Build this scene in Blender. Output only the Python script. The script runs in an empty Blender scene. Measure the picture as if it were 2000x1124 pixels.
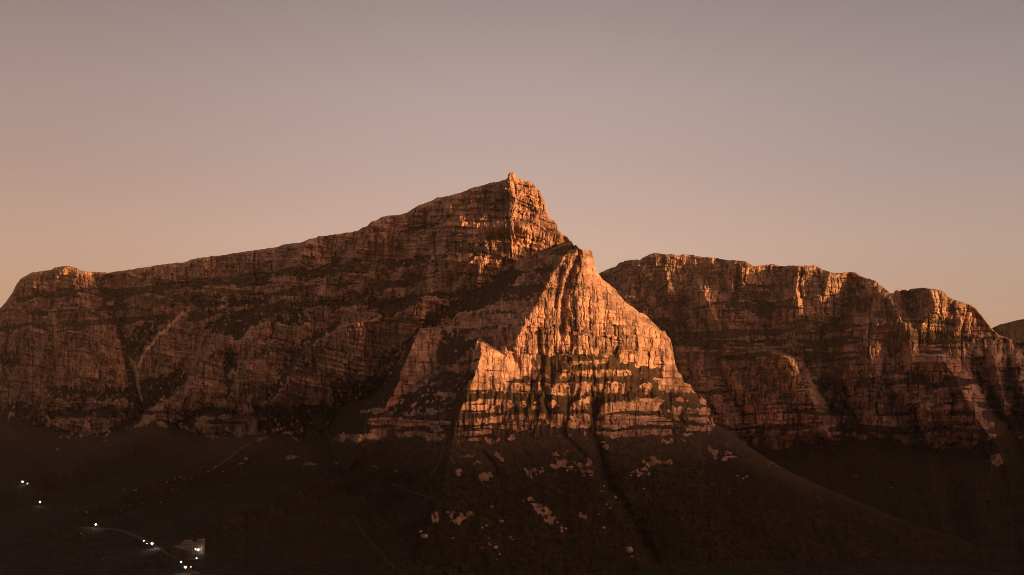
import bpy, bmesh, math, random
import numpy as np
from mathutils import Vector

sc = bpy.context.scene
C = sc.collection
R = math.radians

# ------------------------------------------------------------------ camera
CAM_Z = 450.0
F = 2414.0                       # focal length in photograph pixels (2000 wide)
PITCH = math.atan(238.0 / F)     # the horizon lies 238 px under the centre
cam_d = bpy.data.cameras.new('camera')
cam_d.sensor_width = 36.0
cam_d.lens = 36.0 * F / 2000.0
cam_d.clip_start = 1.0
cam_d.clip_end = 80000.0
cam = bpy.data.objects.new('camera', cam_d)
cam.location = (0, 0, CAM_Z)
cam.rotation_euler = (math.pi / 2 + PITCH, 0, 0)
C.objects.link(cam)
sc.camera = cam

# ------------------------------------------------------------------ world
SUN_EL = R(5.6)
SUN_AZ = R(32.0)                 # the sun stands to the right and a little behind the viewer
SUN_DIR = Vector((math.cos(SUN_AZ) * math.cos(SUN_EL), -math.sin(SUN_AZ) * math.cos(SUN_EL), math.sin(SUN_EL)))
w = bpy.data.worlds.new("World")
sc.world = w
w.use_nodes = True
nt = w.node_tree
N, L = nt.nodes, nt.links
for n in list(N):
    N.remove(n)
out = N.new('ShaderNodeOutputWorld')
bg = N.new('ShaderNodeBackground')
L.new(bg.outputs[0], out.inputs['Surface'])
sky = N.new('ShaderNodeTexSky')
sky.sky_type = 'NISHITA'
sky.sun_disc = False
sky.sun_elevation = SUN_EL
sky.sun_rotation = math.pi / 2 + SUN_AZ
sky.altitude = 450
sky.air_density = 1.0
sky.dust_density = 3.0
sky.ozone_density = 1.0
# dusk colours of the air by height above the horizon
tc = N.new('ShaderNodeTexCoord')
sep = N.new('ShaderNodeSeparateXYZ')
L.new(tc.outputs['Generated'], sep.inputs[0])
ramp = N.new('ShaderNodeValToRGB')
SKY_STOPS = [(0.00, (0.60, 0.340, 0.220)), (0.07, (0.585, 0.365, 0.245)), (0.13, (0.55, 0.374, 0.290)),
             (0.19, (0.455, 0.330, 0.287)), (0.25, (0.395, 0.300, 0.278)), (0.32, (0.295, 0.226, 0.218)),
             (0.60, (0.10, 0.080, 0.085)), (1.0, (0.06, 0.05, 0.055))]
er = ramp.color_ramp
while len(er.elements) < len(SKY_STOPS):
    er.elements.new(0.5)
for e, (p, c) in zip(er.elements, SKY_STOPS):
    e.position = p
    e.color = (*c, 1)
L.new(sep.outputs['Z'], ramp.inputs[0])
az = N.new('ShaderNodeValToRGB')       # a little cooler and darker to the right, warmer to the left
azm = N.new('ShaderNodeMapRange')
azm.inputs['From Min'].default_value = -0.42
azm.inputs['From Max'].default_value = 0.42
L.new(sep.outputs['X'], azm.inputs[0])
L.new(azm.outputs[0], az.inputs[0])
AZ_STOPS = [(0.0, (0.84, 0.765, 0.72)), (0.5, (1.02, 1.0, 1.0)), (1.0, (0.77, 0.80, 0.83))]
while len(az.color_ramp.elements) < 3:
    az.color_ramp.elements.new(0.5)
az.color_ramp.interpolation = 'EASE'
for e, (p, c) in zip(az.color_ramp.elements, AZ_STOPS):
    e.position = p
    e.color = (*c, 1)
mul = N.new('ShaderNodeMix')
mul.data_type = 'RGBA'
mul.blend_type = 'MULTIPLY'
mul.inputs['Factor'].default_value = 1.0
L.new(ramp.outputs[0], mul.inputs['A'])
L.new(az.outputs[0], mul.inputs['B'])
scl = N.new('ShaderNodeVectorMath')
scl.operation = 'SCALE'
scl.inputs['Scale'].default_value = 0.010
L.new(sky.outputs[0], scl.inputs[0])
add = N.new('ShaderNodeVectorMath')
add.operation = 'ADD'
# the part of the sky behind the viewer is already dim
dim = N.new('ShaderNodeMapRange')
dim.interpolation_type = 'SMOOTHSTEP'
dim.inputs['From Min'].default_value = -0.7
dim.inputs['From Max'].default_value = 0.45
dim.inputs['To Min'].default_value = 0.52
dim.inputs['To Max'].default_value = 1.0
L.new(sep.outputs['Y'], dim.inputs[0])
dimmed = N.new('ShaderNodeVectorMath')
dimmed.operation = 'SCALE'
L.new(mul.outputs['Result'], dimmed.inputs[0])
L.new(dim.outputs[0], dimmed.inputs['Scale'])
L.new(dimmed.outputs[0], add.inputs[0])
L.new(scl.outputs[0], add.inputs[1])
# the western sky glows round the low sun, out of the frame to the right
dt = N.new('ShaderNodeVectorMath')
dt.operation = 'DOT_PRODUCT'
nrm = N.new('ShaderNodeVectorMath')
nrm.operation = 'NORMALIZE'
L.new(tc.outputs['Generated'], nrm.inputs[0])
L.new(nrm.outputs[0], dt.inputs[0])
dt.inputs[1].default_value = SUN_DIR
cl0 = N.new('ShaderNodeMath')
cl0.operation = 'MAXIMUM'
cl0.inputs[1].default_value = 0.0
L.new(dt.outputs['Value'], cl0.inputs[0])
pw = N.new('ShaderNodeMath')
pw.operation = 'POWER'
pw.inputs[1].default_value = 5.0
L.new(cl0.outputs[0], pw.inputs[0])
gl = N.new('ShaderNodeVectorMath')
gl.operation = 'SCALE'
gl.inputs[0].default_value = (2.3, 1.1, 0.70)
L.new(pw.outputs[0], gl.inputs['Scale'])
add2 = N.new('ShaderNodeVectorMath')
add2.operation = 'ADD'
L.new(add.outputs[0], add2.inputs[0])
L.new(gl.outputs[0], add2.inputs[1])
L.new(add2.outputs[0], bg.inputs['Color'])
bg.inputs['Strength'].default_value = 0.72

# ------------------------------------------------------------------ sun
sl = bpy.data.lights.new('sun', 'SUN')
sl.energy = 4.7
sl.color = (1.0, 0.50, 0.19)
sl.angle = R(3.4)
so = bpy.data.objects.new('sun', sl)
so.rotation_euler = SUN_DIR.to_track_quat('Z', 'Y').to_euler()
so.location = (3000, -2000, 1500)
C.objects.link(so)

sc.view_settings.view_transform = 'Standard'
sc.view_settings.look = 'None'
sc.view_settings.gamma = 1.0
sc.view_settings.exposure = 0.6
sc.view_settings.use_curve_mapping = False
try:
    sc.cycles.use_denoising = True
    sc.cycles.filter_width = 0.9
    sc.cycles.volume_bounces = 0
    sc.cycles.max_bounces = 4
except Exception:
    pass

# ------------------------------------------------------------------ helpers
rng = np.random.RandomState(7)
PERM = rng.permutation(65536).astype(np.int64)
RV = rng.rand(65536)


def hsh(i, j, s=0):
    return PERM[(PERM[(i + s * 7919) & 65535] + j * 31 + s * 131) & 65535]


def noise(x, y, s=0):
    """2-D gradient noise, about -1..1"""
    xi = np.floor(x).astype(np.int64)
    yi = np.floor(y).astype(np.int64)
    xf = x - xi
    yf = y - yi
    u = xf * xf * xf * (xf * (xf * 6 - 15) + 10)
    v = yf * yf * yf * (yf * (yf * 6 - 15) + 10)

    def g(a, b, dx, dy):
        t = RV[hsh(a, b, s)] * (2 * np.pi)
        return np.cos(t) * dx + np.sin(t) * dy
    n00 = g(xi, yi, xf, yf)
    n10 = g(xi + 1, yi, xf - 1, yf)
    n01 = g(xi, yi + 1, xf, yf - 1)
    n11 = g(xi + 1, yi + 1, xf - 1, yf - 1)
    return 1.5 * ((n00 * (1 - u) + n10 * u) * (1 - v) + (n01 * (1 - u) + n11 * u) * v)


def fbm(x, y, o=4, s=0):
    r = 0
    a = 1.0
    for k in range(o):
        r = r + a * noise(x * 2 ** k + 17.3 * k, y * 2 ** k - 9.1 * k, s + k)
        a *= 0.5
    return r / 1.6


def cells(x, y, s=0):
    """jittered cells: value of the nearest cell, its second value, offset in x, and gap to the second nearest"""
    xi = np.floor(x).astype(np.int64)
    yi = np.floor(y).astype(np.int64)
    f1 = np.full(x.shape, 9.0)
    f2 = np.full(x.shape, 9.0)
    val = np.zeros(x.shape)
    v2 = np.zeros(x.shape)
    ox = np.zeros(x.shape)
    for a in (-1, 0, 1):
        for b in (-1, 0, 1):
            h = hsh(xi + a, yi + b, s)
            dx = xi + a + RV[h] - x
            dy = yi + b + RV[(h * 7 + 13) & 65535] - y
            d = np.maximum(np.abs(dx), np.abs(dy) * 0.9) + 0.15 * (np.abs(dx) + np.abs(dy))
            n1 = d < f1
            f2 = np.where(n1, f1, np.minimum(f2, d))
            f1 = np.where(n1, d, f1)
            val = np.where(n1, RV[(h * 3 + 5) & 65535], val)
            v2 = np.where(n1, RV[(h * 11 + 29) & 65535], v2)
            ox = np.where(n1, -dx, ox)
    return val, v2, ox, f2 - f1


def sstep(a, b, x):
    t = np.clip((x - a) / (b - a), 0, 1)
    return t * t * (3 - 2 * t)


def ip(x, pts, k=0):
    """interpolate pts [(x, y), ...]"""
    a = np.array(pts, float)
    return np.interp(x, a[:, 0], a[:, 1 + k])


def smin(a, b, k=12.0):
    h = np.clip(0.5 + 0.5 * (b - a) / k, 0, 1)
    return b * (1 - h) + a * h - k * h * (1 - h)


def polymask(PX, PY, poly):
    """1 inside the polygon"""
    p = np.array(poly, float)
    m = np.zeros(PX.shape, bool)
    x0, x1, y0, y1 = p[:, 0].min() - 1, p[:, 0].max() + 1, p[:, 1].min() - 1, p[:, 1].max() + 1
    sel = np.nonzero((PX >= x0) & (PX <= x1) & (PY >= y0) & (PY <= y1))
    if len(sel[0]) == 0:
        return m
    x = PX[sel]
    y = PY[sel]
    ins = np.zeros(x.shape, bool)
    n = len(p)
    for i in range(n):
        ax, ay = p[i]
        bx, by = p[(i + 1) % n]
        if ay == by:
            continue
        c = ((ay > y) != (by > y)) & (x < (bx - ax) * (y - ay) / (by - ay) + ax)
        ins ^= c
    m[sel] = ins
    return m


def linedist(PX, PY, pts, reach):
    """distance to a polyline, up to reach; and the position along it 0..1"""
    best = np.full(PX.shape, 1e6)
    p = np.array(pts, float)
    sel = np.nonzero((PX > p[:, 0].min() - reach) & (PX < p[:, 0].max() + reach) &
                     (PY > p[:, 1].min() - reach) & (PY < p[:, 1].max() + reach))
    x = PX[sel]
    y = PY[sel]
    d = np.full(x.shape, 1e6)
    for i in range(len(p) - 1):
        ax, ay = p[i]
        bx, by = p[i + 1]
        vx, vy = bx - ax, by - ay
        t = np.clip(((x - ax) * vx + (y - ay) * vy) / (vx * vx + vy * vy + 1e-9), 0, 1)
        d = np.minimum(d, np.hypot(x - ax - t * vx, y - ay - t * vy))
    best[sel] = d
    return best


def rib(PX, PY, pts, h, wl, wr, fade=22.0, pw=1.0, tail=None):
    """a rib that stands out h metres, its crest given as (bearing, height) points from top to bottom"""
    p = np.array(pts, float)
    c = np.interp(PY, p[:, 1], p[:, 0])
    d = PX - c
    t = np.where(d < 0, 1 + d / wl, 1 - d / wr)
    e = sstep(p[0, 1] - fade, p[0, 1] + fade * 0.4, PY) * (1 - sstep(p[-1, 1] - fade * 0.4, p[-1, 1] + (tail or 2.2 * fade), PY))
    return h * np.clip(t, 0, 1) ** pw * e


def blur_rows(a, r):
    """box blur along axis 0, three times"""
    for _ in range(3):
        n = a.shape[0]
        c = np.cumsum(np.concatenate([np.zeros((1, a.shape[1])), a], 0), 0)
        i0 = np.clip(np.arange(n) - r, 0, n)
        i1 = np.clip(np.arange(n) + r + 1, 0, n)
        a = (c[i1] - c[i0]) / (i1 - i0)[:, None]
    return a


def blur_cols(a, r):
    return blur_rows(a.T, r).T


CP, SP = math.cos(PITCH), math.sin(PITCH)


def unproject(px, py, D):
    """a bearing and height measured in the photograph, taken out to D metres from the viewer"""
    xc = (px - 1000.0) / F
    yc = (562.0 - py) / F
    k = D / (CP - yc * SP)
    return xc * k, D + 0 * k, CAM_Z + (SP + yc * CP) * k


def grid_mesh(name, X, Y, Z, attrs, mat):
    r, c = X.shape
    me = bpy.data.meshes.new(name)
    nv = r * c
    me.vertices.add(nv)
    co = np.stack([X, Y, Z], -1).reshape(-1).astype(np.float32)
    me.vertices.foreach_set('co', co)
    idx = np.arange(nv, dtype=np.int32).reshape(r, c)
    q = np.stack([idx[:-1, :-1], idx[1:, :-1], idx[1:, 1:], idx[:-1, 1:]], -1).reshape(-1)
    nf = (r - 1) * (c - 1)
    me.loops.add(nf * 4)
    me.loops.foreach_set('vertex_index', q)
    me.polygons.add(nf)
    me.polygons.foreach_set('loop_start', np.arange(0, nf * 4, 4, dtype=np.int32))
    me.update(calc_edges=True)
    for k, v in attrs.items():
        at = me.attributes.new(k, 'FLOAT', 'POINT')
        at.data.foreach_set('value', v.reshape(-1).astype(np.float32))
    me.polygons.foreach_set('use_smooth', np.zeros(nf, dtype=bool))
    me.materials.append(mat)
    o = bpy.data.objects.new(name, me)
    C.objects.link(o)
    return o


def tag(o, label, cat=None, group=None, kind=None):
    o['label'] = label
    if cat:
        o['category'] = cat
    if group:
        o['group'] = group
    if kind:
        o['kind'] = kind
    return o


# ------------------------------------------------------------------ materials
class NT:
    def __init__(s, name):
        s.m = bpy.data.materials.new(name)
        s.m.use_nodes = True
        s.t = s.m.node_tree
        s.b = s.t.nodes['Principled BSDF']

    def n(s, kind, **kw):
        x = s.t.nodes.new(kind)
        for k, v in kw.items():
            setattr(x, k, v)
        return x

    def l(s, a, b):
        s.t.links.new(a, b)

    def mix(s, f, a, b, blend='MIX'):
        x = s.n('ShaderNodeMix', data_type='RGBA', blend_type=blend)
        for sock, v in (('Factor', f), ('A', a), ('B', b)):
            if isinstance(v, tuple):
                x.inputs[sock].default_value = (*v, 1)
            elif isinstance(v, (int, float)):
                x.inputs[sock].default_value = v
            else:
                s.l(v, x.inputs[sock])
        return x.outputs['Result']

    def noise(s, vec, scale, detail=4, rough=0.55):
        x = s.n('ShaderNodeTexNoise')
        x.inputs['Scale'].default_value = scale
        x.inputs['Detail'].default_value = detail
        x.inputs['Roughness'].default_value = rough
        s.l(vec, x.inputs['Vector'])
        return x.outputs['Fac']

    def ramp(s, fac, lo, hi):
        x = s.n('ShaderNodeMapRange', interpolation_type='SMOOTHSTEP')
        x.inputs['From Min'].default_value = lo
        x.inputs['From Max'].default_value = hi
        s.l(fac, x.inputs[0])
        return x.outputs[0]


def mapping(t, vec, scale):
    m = t.n('ShaderNodeMapping')
    m.inputs['Scale'].default_value = scale
    t.l(vec, m.inputs['Vector'])
    return m.outputs[0]


def rock_material(name, rock_a, rock_b, rust, veg_a, veg_b):
    t = NT(name)
    t.b.inputs['Roughness'].default_value = 0.95
    t.b.inputs['Specular IOR Level'].default_value = 0.1
    co = t.n('ShaderNodeTexCoord').outputs['Object']
    a_rock = t.n('ShaderNodeAttribute', attribute_name='rock').outputs['Fac']
    a_tone = t.n('ShaderNodeAttribute', attribute_name='tone').outputs['Fac']
    a_scree = t.n('ShaderNodeAttribute', attribute_name='scree').outputs['Fac']
    big = t.noise(co, 0.012, 5)
    fine = t.noise(co, 0.09, 5, 0.65)
    streak = t.noise(mapping(t, co, (0.12, 0.12, 0.012)), 1.0, 4, 0.6)
    bed = t.noise(mapping(t, co, (0.006, 0.006, 0.16)), 1.0, 4, 0.6)
    col = t.mix(t.ramp(big, 0.35, 0.65), rock_a, rock_b)
    col = t.mix(t.ramp(bed, 0.48, 0.70), col, rust)
    s1 = t.n('ShaderNodeMath', operation='MULTIPLY')
    t.l(t.ramp(streak, 0.52, 0.72), s1.inputs[0])
    s1.inputs[1].default_value = 0.55
    col = t.mix(s1.outputs[0], col, (rock_b[0] * 0.45, rock_b[1] * 0.42, rock_b[2] * 0.45))
    tm = t.n('ShaderNodeMapRange')
    tm.inputs['To Min'].default_value = 0.38
    tm.inputs['To Max'].default_value = 1.6
    t.l(a_tone, tm.inputs[0])
    cx = t.n('ShaderNodeVectorMath', operation='SCALE')
    t.l(col, cx.inputs[0])
    t.l(tm.outputs[0], cx.inputs['Scale'])
    veg = t.mix(t.ramp(fine, 0.35, 0.65), veg_a, veg_b)
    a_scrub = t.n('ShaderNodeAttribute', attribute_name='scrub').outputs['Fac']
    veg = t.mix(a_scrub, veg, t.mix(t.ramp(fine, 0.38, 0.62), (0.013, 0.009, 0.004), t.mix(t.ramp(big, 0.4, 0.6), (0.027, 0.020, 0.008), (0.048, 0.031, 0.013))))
    # scrub thins out into stone with a ragged border
    ad = t.n('ShaderNodeMath', operation='ADD')
    sb = t.n('ShaderNodeMath', operation='MULTIPLY_ADD')
    t.l(fine, sb.inputs[0])
    sb.inputs[1].default_value = 0.9
    sb.inputs[2].default_value = -0.45
    t.l(a_rock, ad.inputs[0])
    t.l(sb.outputs[0], ad.inputs[1])
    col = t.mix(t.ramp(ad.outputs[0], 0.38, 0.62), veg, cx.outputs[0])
    col = t.mix(a_scree, col, (0.85, 0.61, 0.44))
    t.l(col, t.b.inputs['Base Color'])
    bmp = t.n('ShaderNodeBump')
    bmp.inputs['Strength'].default_value = 0.6
    bmp.inputs['Distance'].default_value = 2.0
    t.l(fine, bmp.inputs['Height'])
    t.l(bmp.outputs[0], t.b.inputs['Normal'])
    return t.m


M_FRONT = rock_material('sandstone', (0.45, 0.278, 0.182), (0.35, 0.213, 0.145), (0.37, 0.185, 0.11),
                        (0.050, 0.034, 0.019), (0.095, 0.057, 0.034))
M_RANGE = rock_material('far_sandstone', (0.38, 0.24, 0.16), (0.28, 0.18, 0.125), (0.32, 0.16, 0.095),
                        (0.05, 0.036, 0.020), (0.085, 0.056, 0.036))


def plain(name, col, rough=0.9, var=0.25, scale=0.5):
    t = NT(name)
    t.b.inputs['Roughness'].default_value = rough
    co = t.n('ShaderNodeTexCoord').outputs['Object']
    f = t.noise(co, scale, 5)
    d = tuple(c * (1 - var) for c in col)
    u = tuple(min(1, c * (1 + var)) for c in col)
    t.l(t.mix(t.ramp(f, 0.3, 0.7), d, u), t.b.inputs['Base Color'])
    return t.m


def emit(name, col, strength):
    t = NT(name)
    t.b.inputs['Base Color'].default_value = (*col, 1)
    t.b.inputs['Emission Color'].default_value = (*col, 1)
    t.b.inputs['Emission Strength'].default_value = strength
    return t.m


# ------------------------------------------------------------------ detail shared by both mountain sheets
def blocks(u, z, su, sz, shift, s):
    """upright jointed blocks: two values per block, place across the block, closeness to an upright joint and to a bed joint"""
    zz = z / sz + 0.30 * noise(u / (su * 3.1), z / (sz * 4), s + 3)
    zz = zz + 0.38 * noise(zz * 0.9, zz * 0 + 0.41, s + 4)
    b = np.floor(zz).astype(np.int64)
    uu = u / su + shift * RV[hsh(b, b * 0 + 3, s)] * 5
    uu = uu + 0.42 * noise(uu * 0.8, b * 5.31 + 0.4, s + 5) + 0.10 * noise(uu * 2.0, zz * 2.2, s + 6)
    c = np.floor(uu).astype(np.int64)
    h = hsh(c, b, s)
    fu = uu - c
    fz = zz - b
    side = np.where(fu < 0.5, RV[(hsh(c, b, s + 1))], RV[(hsh(c + 1, b, s + 1))])
    ju = (1 - sstep(0.0, 0.5 / (1 + su * 0.42) + 0.05, np.minimum(fu, 1 - fu))) * side
    jz = (1 - sstep(0.0, 0.5 / (1 + sz * 0.36) + 0.04, np.minimum(fz, 1 - fz))) * RV[hsh(np.where(fz < 0.5, b, b + 1), c // 3, s + 2)]
    return RV[(h * 3 + 5) & 65535], RV[(h * 11 + 29) & 65535], fu - 0.5, ju, jz


def rock_relief(u, z, seed, px_m):
    """broken sandstone: joints, pillars and blocks, metres outward"""
    uw = u + 7 * fbm(u / 60, z / 110, 3, seed + 1)
    zw = z + 7 * fbm(u / 90, z / 40, 3, seed + 2)
    tot = 0
    tone = 0
    joint = 0
    for k, (su, sz, amp, tilt, crack, shift) in enumerate(((78, 150, 20, 1.1, 8, 0.2), (33, 52, 13, 1.3, 8, 0.4), (15, 21, 9.0, 1.5, 6.0, 1),
                                                           (7.6, 9.5, 5.0, 1.5, 3.8, 1), (3.8, 4.5, 2.6, 1.4, 1.6, 1))):
        v, v2, ox, ju, jz = blocks(uw, zw, su, sz, shift, seed + 20 + k * 9)
        t = amp * (v - 0.5) + amp * tilt * (v2 - 0.5) * ox * 1.6 + 0.14 * amp * (1 - 4 * ox * ox)
        t = t - crack * (ju + 0.75 * jz)
        joint = np.maximum(joint, (ju + 0.55 * jz) * (0.5, 0.7, 0.6, 0.35, 0.0)[k])
        tot = tot + t
        if k:
            tone = tone + (RV[(v2 * 65535).astype(np.int64)] - 0.5) * (0.4, 0.5, 0.6, 0.5, 0.4)[k]
    # thin beds etched by the weather
    zb = zw + 0.02 * u
    tot = tot + 6.0 * noise(zb / 9.0, u / 240, seed + 6) + 3.6 * noise(zb / 4.2, u / 110, seed + 7)
    tot = tot + 2.0 * fbm(u / 9, z / 20, 3, seed + 5)
    return tot, np.clip(0.5 + tone, 0, 1), np.clip(joint, 0, 1)


def strata(u, z, seed, thick=1.0):
    """harder and softer beds; below 0 it weathers back into a ledge"""
    zz = z + 14 * fbm(u / 260, z / 300, 3, seed) + 4 * fbm(u / 45, z / 60, 2, seed + 4)
    zero = np.zeros_like(zz)
    s = 1.0 * noise(zz / (46 * thick), zero + 0.37 + seed, seed + 31) + 0.8 * noise(zz / (19 * thick), zero + 3.77, seed + 32)
    s = s + 0.5 * noise(zz / 8.0, u / 90, seed + 33) + 0.7 * fbm(u / 170, zz / 40, 3, seed + 34)
    return s


def blocky(px, seed, a1=1.5, a2=0.8):
    i = np.floor(px / 11.0 + 0.35 * np.sin(px / 17.0)).astype(np.int64)
    j = np.floor(px / 4.6 + 0.4 * np.sin(px / 7.3)).astype(np.int64)
    return a1 * (RV[hsh(i, i * 0, seed)] - 0.5) + a2 * (RV[hsh(j, j * 0, seed + 1)] - 0.5) + \
        1.2 * fbm(px / 30.0, px * 0 + 0.5, 3, seed + 2)


def close_sheet(X, Y, Z, attrs, back, front_py, PX, D_last):
    """add the far side behind the skyline and the foot in front of the frame"""
    Xb, Yb, Zb = [], [], []
    x0, y0, z0 = X[0], Y[0], Z[0]
    for dd, dz in reversed(back):
        k = (y0 + dd) / y0
        Xb.append(x0 * k)
        Yb.append(y0 + dd)
        Zb.append(z0 - dz)
    Xf, Yf, Zf = [], [], []
    for py, kD in front_py:
        x, y, z = unproject(PX[-1], py, D_last * kD)
        Xf.append(x)
        Yf.append(y)
        Zf.append(z)
    nb, nf = len(Xb), len(Xf)
    X = np.concatenate([np.array(Xb), X, np.array(Xf)] if nf else [np.array(Xb), X])
    Y = np.concatenate([np.array(Yb), Y, np.array(Yf)] if nf else [np.array(Yb), Y])
    Z = np.concatenate([np.array(Zb), Z, np.array(Zf)] if nf else [np.array(Zb), Z])
    for k in attrs:
        a = attrs[k]
        attrs[k] = np.concatenate([np.repeat(a[:1], nb, 0), a, np.repeat(a[-1:], nf, 0)])
    return X, Y, Z, attrs


# ------------------------------------------------------------------ the front mountain
SKY_FRONT = [(-320, 700), (-120, 655), (-40, 625), (0, 603), (12, 590), (25, 570), (32, 556), (40, 545), (60, 534), (80, 530), (102, 527), (107, 522), (122, 521),
             (132, 520), (146, 523), (160, 529), (180, 532), (215, 532), (250, 527), (260, 527), (280, 522), (320, 516), (350, 513), (365, 512),
             (373, 507), (400, 503), (430, 499), (480, 491), (540, 483), (560, 477), (585, 475), (605, 467), (622, 462), (665, 458),
             (700, 450), (708, 443), (717, 441), (726, 432), (736, 430), (745, 424), (770, 421), (795, 415), (813, 404), (818, 401),
             (840, 393), (856, 386), (870, 384), (900, 376), (930, 365), (960, 358), (985, 352), (991, 349), (993, 340), (997, 337), (1003, 337),
             (1008, 343), (1013, 350), (1022, 352), (1038, 355), (1045, 364), (1049, 369), (1055, 374), (1060, 388), (1064, 396), (1069, 414),
             (1072, 428), (1083, 431), (1087, 436), (1089, 450), (1098, 457), (1107, 461), (1112, 468), (1117, 472), (1120, 479), (1125, 478),
             (1131, 484), (1140, 489), (1144, 490), (1147, 486), (1156, 489), (1158, 500), (1162, 520), (1167, 533), (1173, 540), (1178, 548),
             (1190, 556), (1203, 566), (1210, 578), (1222, 590), (1236, 600), (1248, 610), (1257, 612), (1268, 622), (1282, 636),
             (1290, 645), (1294, 648), (1299, 646), (1302, 656), (1309, 662), (1313, 676), (1316, 696), (1319, 712), (1325, 728), (1330, 731),
             (1336, 748), (1349, 752), (1356, 766), (1366, 772), (1379, 778), (1382, 794), (1386, 797), (1391, 815), (1395, 828), (1406, 832),
             (1430, 845), (1470, 878), (1520, 910), (1570, 935), (1640, 965), (1720, 999), (1800, 1030), (1900, 1060), (2000, 1085), (2320, 1145)]

FACE_CREST = [(478, 1122, 2800), (500, 1103, 2782), (540, 1078, 2748), (580, 1056, 2712), (620, 1034, 2675), (650, 1016, 2650),
              (690, 994, 2618), (720, 974, 2592), (760, 948, 2556), (800, 920, 2520), (1200, 700, 2200)]
SHOULDER = [(655, 933, 2588), (670, 935, 2575), (700, 938, 2552), (740, 926, 2520), (770, 912, 2497), (800, 900, 2472), (850, 886, 2432),
            (900, 876, 2372), (1000, 848, 2236), (1124, 800, 2070), (1200, 780, 1980)]
SIL = [(330, 1045), (480, 1157), (540, 1172), (600, 1236), (650, 1300), (712, 1320), (766, 1357), (828, 1397), (878, 1470), (935, 1570),
       (999, 1720), (1060, 1900), (1145, 2320), (1200, 2500)]
LOWER_RIB = [(640, 822, 2885), (670, 808, 2820), (700, 796, 2752), (750, 772, 2690), (800, 732, 2640), (845, 704, 2590), (900, 690, 2500), (1200, 560, 2200)]
BASE_Y = [(-320, 800), (0, 812), (60, 832), (120, 846), (200, 850), (260, 832), (290, 815), (330, 830), (400, 850), (600, 852), (700, 850),
          (800, 852), (870, 856), (1000, 850), (1100, 845), (1380, 843), (1398, 826), (1440, 838), (1520, 880), (2320, 1100)]

SCRUB_AND_SHADE = [  # dark scrub slopes, and gully floors with their shade painted into the scrub
    [(862, 648), (935, 672), (908, 692), (880, 712), (846, 708)],
    [(1005, 515), (1012, 548), (960, 592), (900, 614), (850, 634), (818, 644), (826, 618), (872, 592), (930, 566), (985, 530)],
    [(742, 588), (800, 571), (832, 578), (800, 602), (762, 624), (738, 624)],
    [(583, 548), (652, 536), (652, 524), (590, 531)], [(590, 585), (612, 588), (612, 604), (594, 602)],
    [(250, 650), (300, 624), (345, 610), (302, 652), (272, 692), (252, 692)],
    [(272, 745), (345, 725), (378, 728), (340, 765), (290, 800), (240, 850), (200, 852), (262, 792)],
    [(0, 680), (40, 692), (40, 716), (0, 722)],
    [(884, 708), (760, 795), (735, 812), (880, 800), (908, 768), (936, 720), (934, 690), (905, 690)],
    [(1080, 500), (1000, 562), (900, 622), (850, 645), (880, 668), (960, 652), (996, 650), (1022, 615), (1050, 570), (1085, 520)],
    [(742, 505), (800, 508), (830, 500), (850, 510), (800, 524), (742, 520)], [(440, 690), (470, 680), (460, 720), (440, 730)],
    [(640, 590), (745, 560), (745, 580), (640, 612)], [(560, 600), (620, 612), (600, 630), (520, 640)],
    [(400, 630), (500, 600), (515, 625), (470, 660), (400, 650)], [(380, 590), (530, 580), (530, 596), (390, 604)],
    [(640, 745), (790, 735), (750, 800), (650, 790)], [(500, 790), (700, 790), (720, 845), (500, 845)], [(90, 802), (230, 802), (225, 818), (90, 818)],
    [(85, 755), (270, 760), (270, 785), (90, 782)], [(905, 440), (960, 430), (945, 440), (915, 448)],
    # ledges of the big face
    [(1046, 690), (1156, 689), (1190, 695), (1225, 706), (1255, 718), (1290, 718), (1290, 800), (918, 800), (890, 800), (1000, 745), (1046, 720)],
    [(890, 765), (1390, 765), (1390, 845), (1110, 850), (870, 862), (885, 820)],
]
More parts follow.
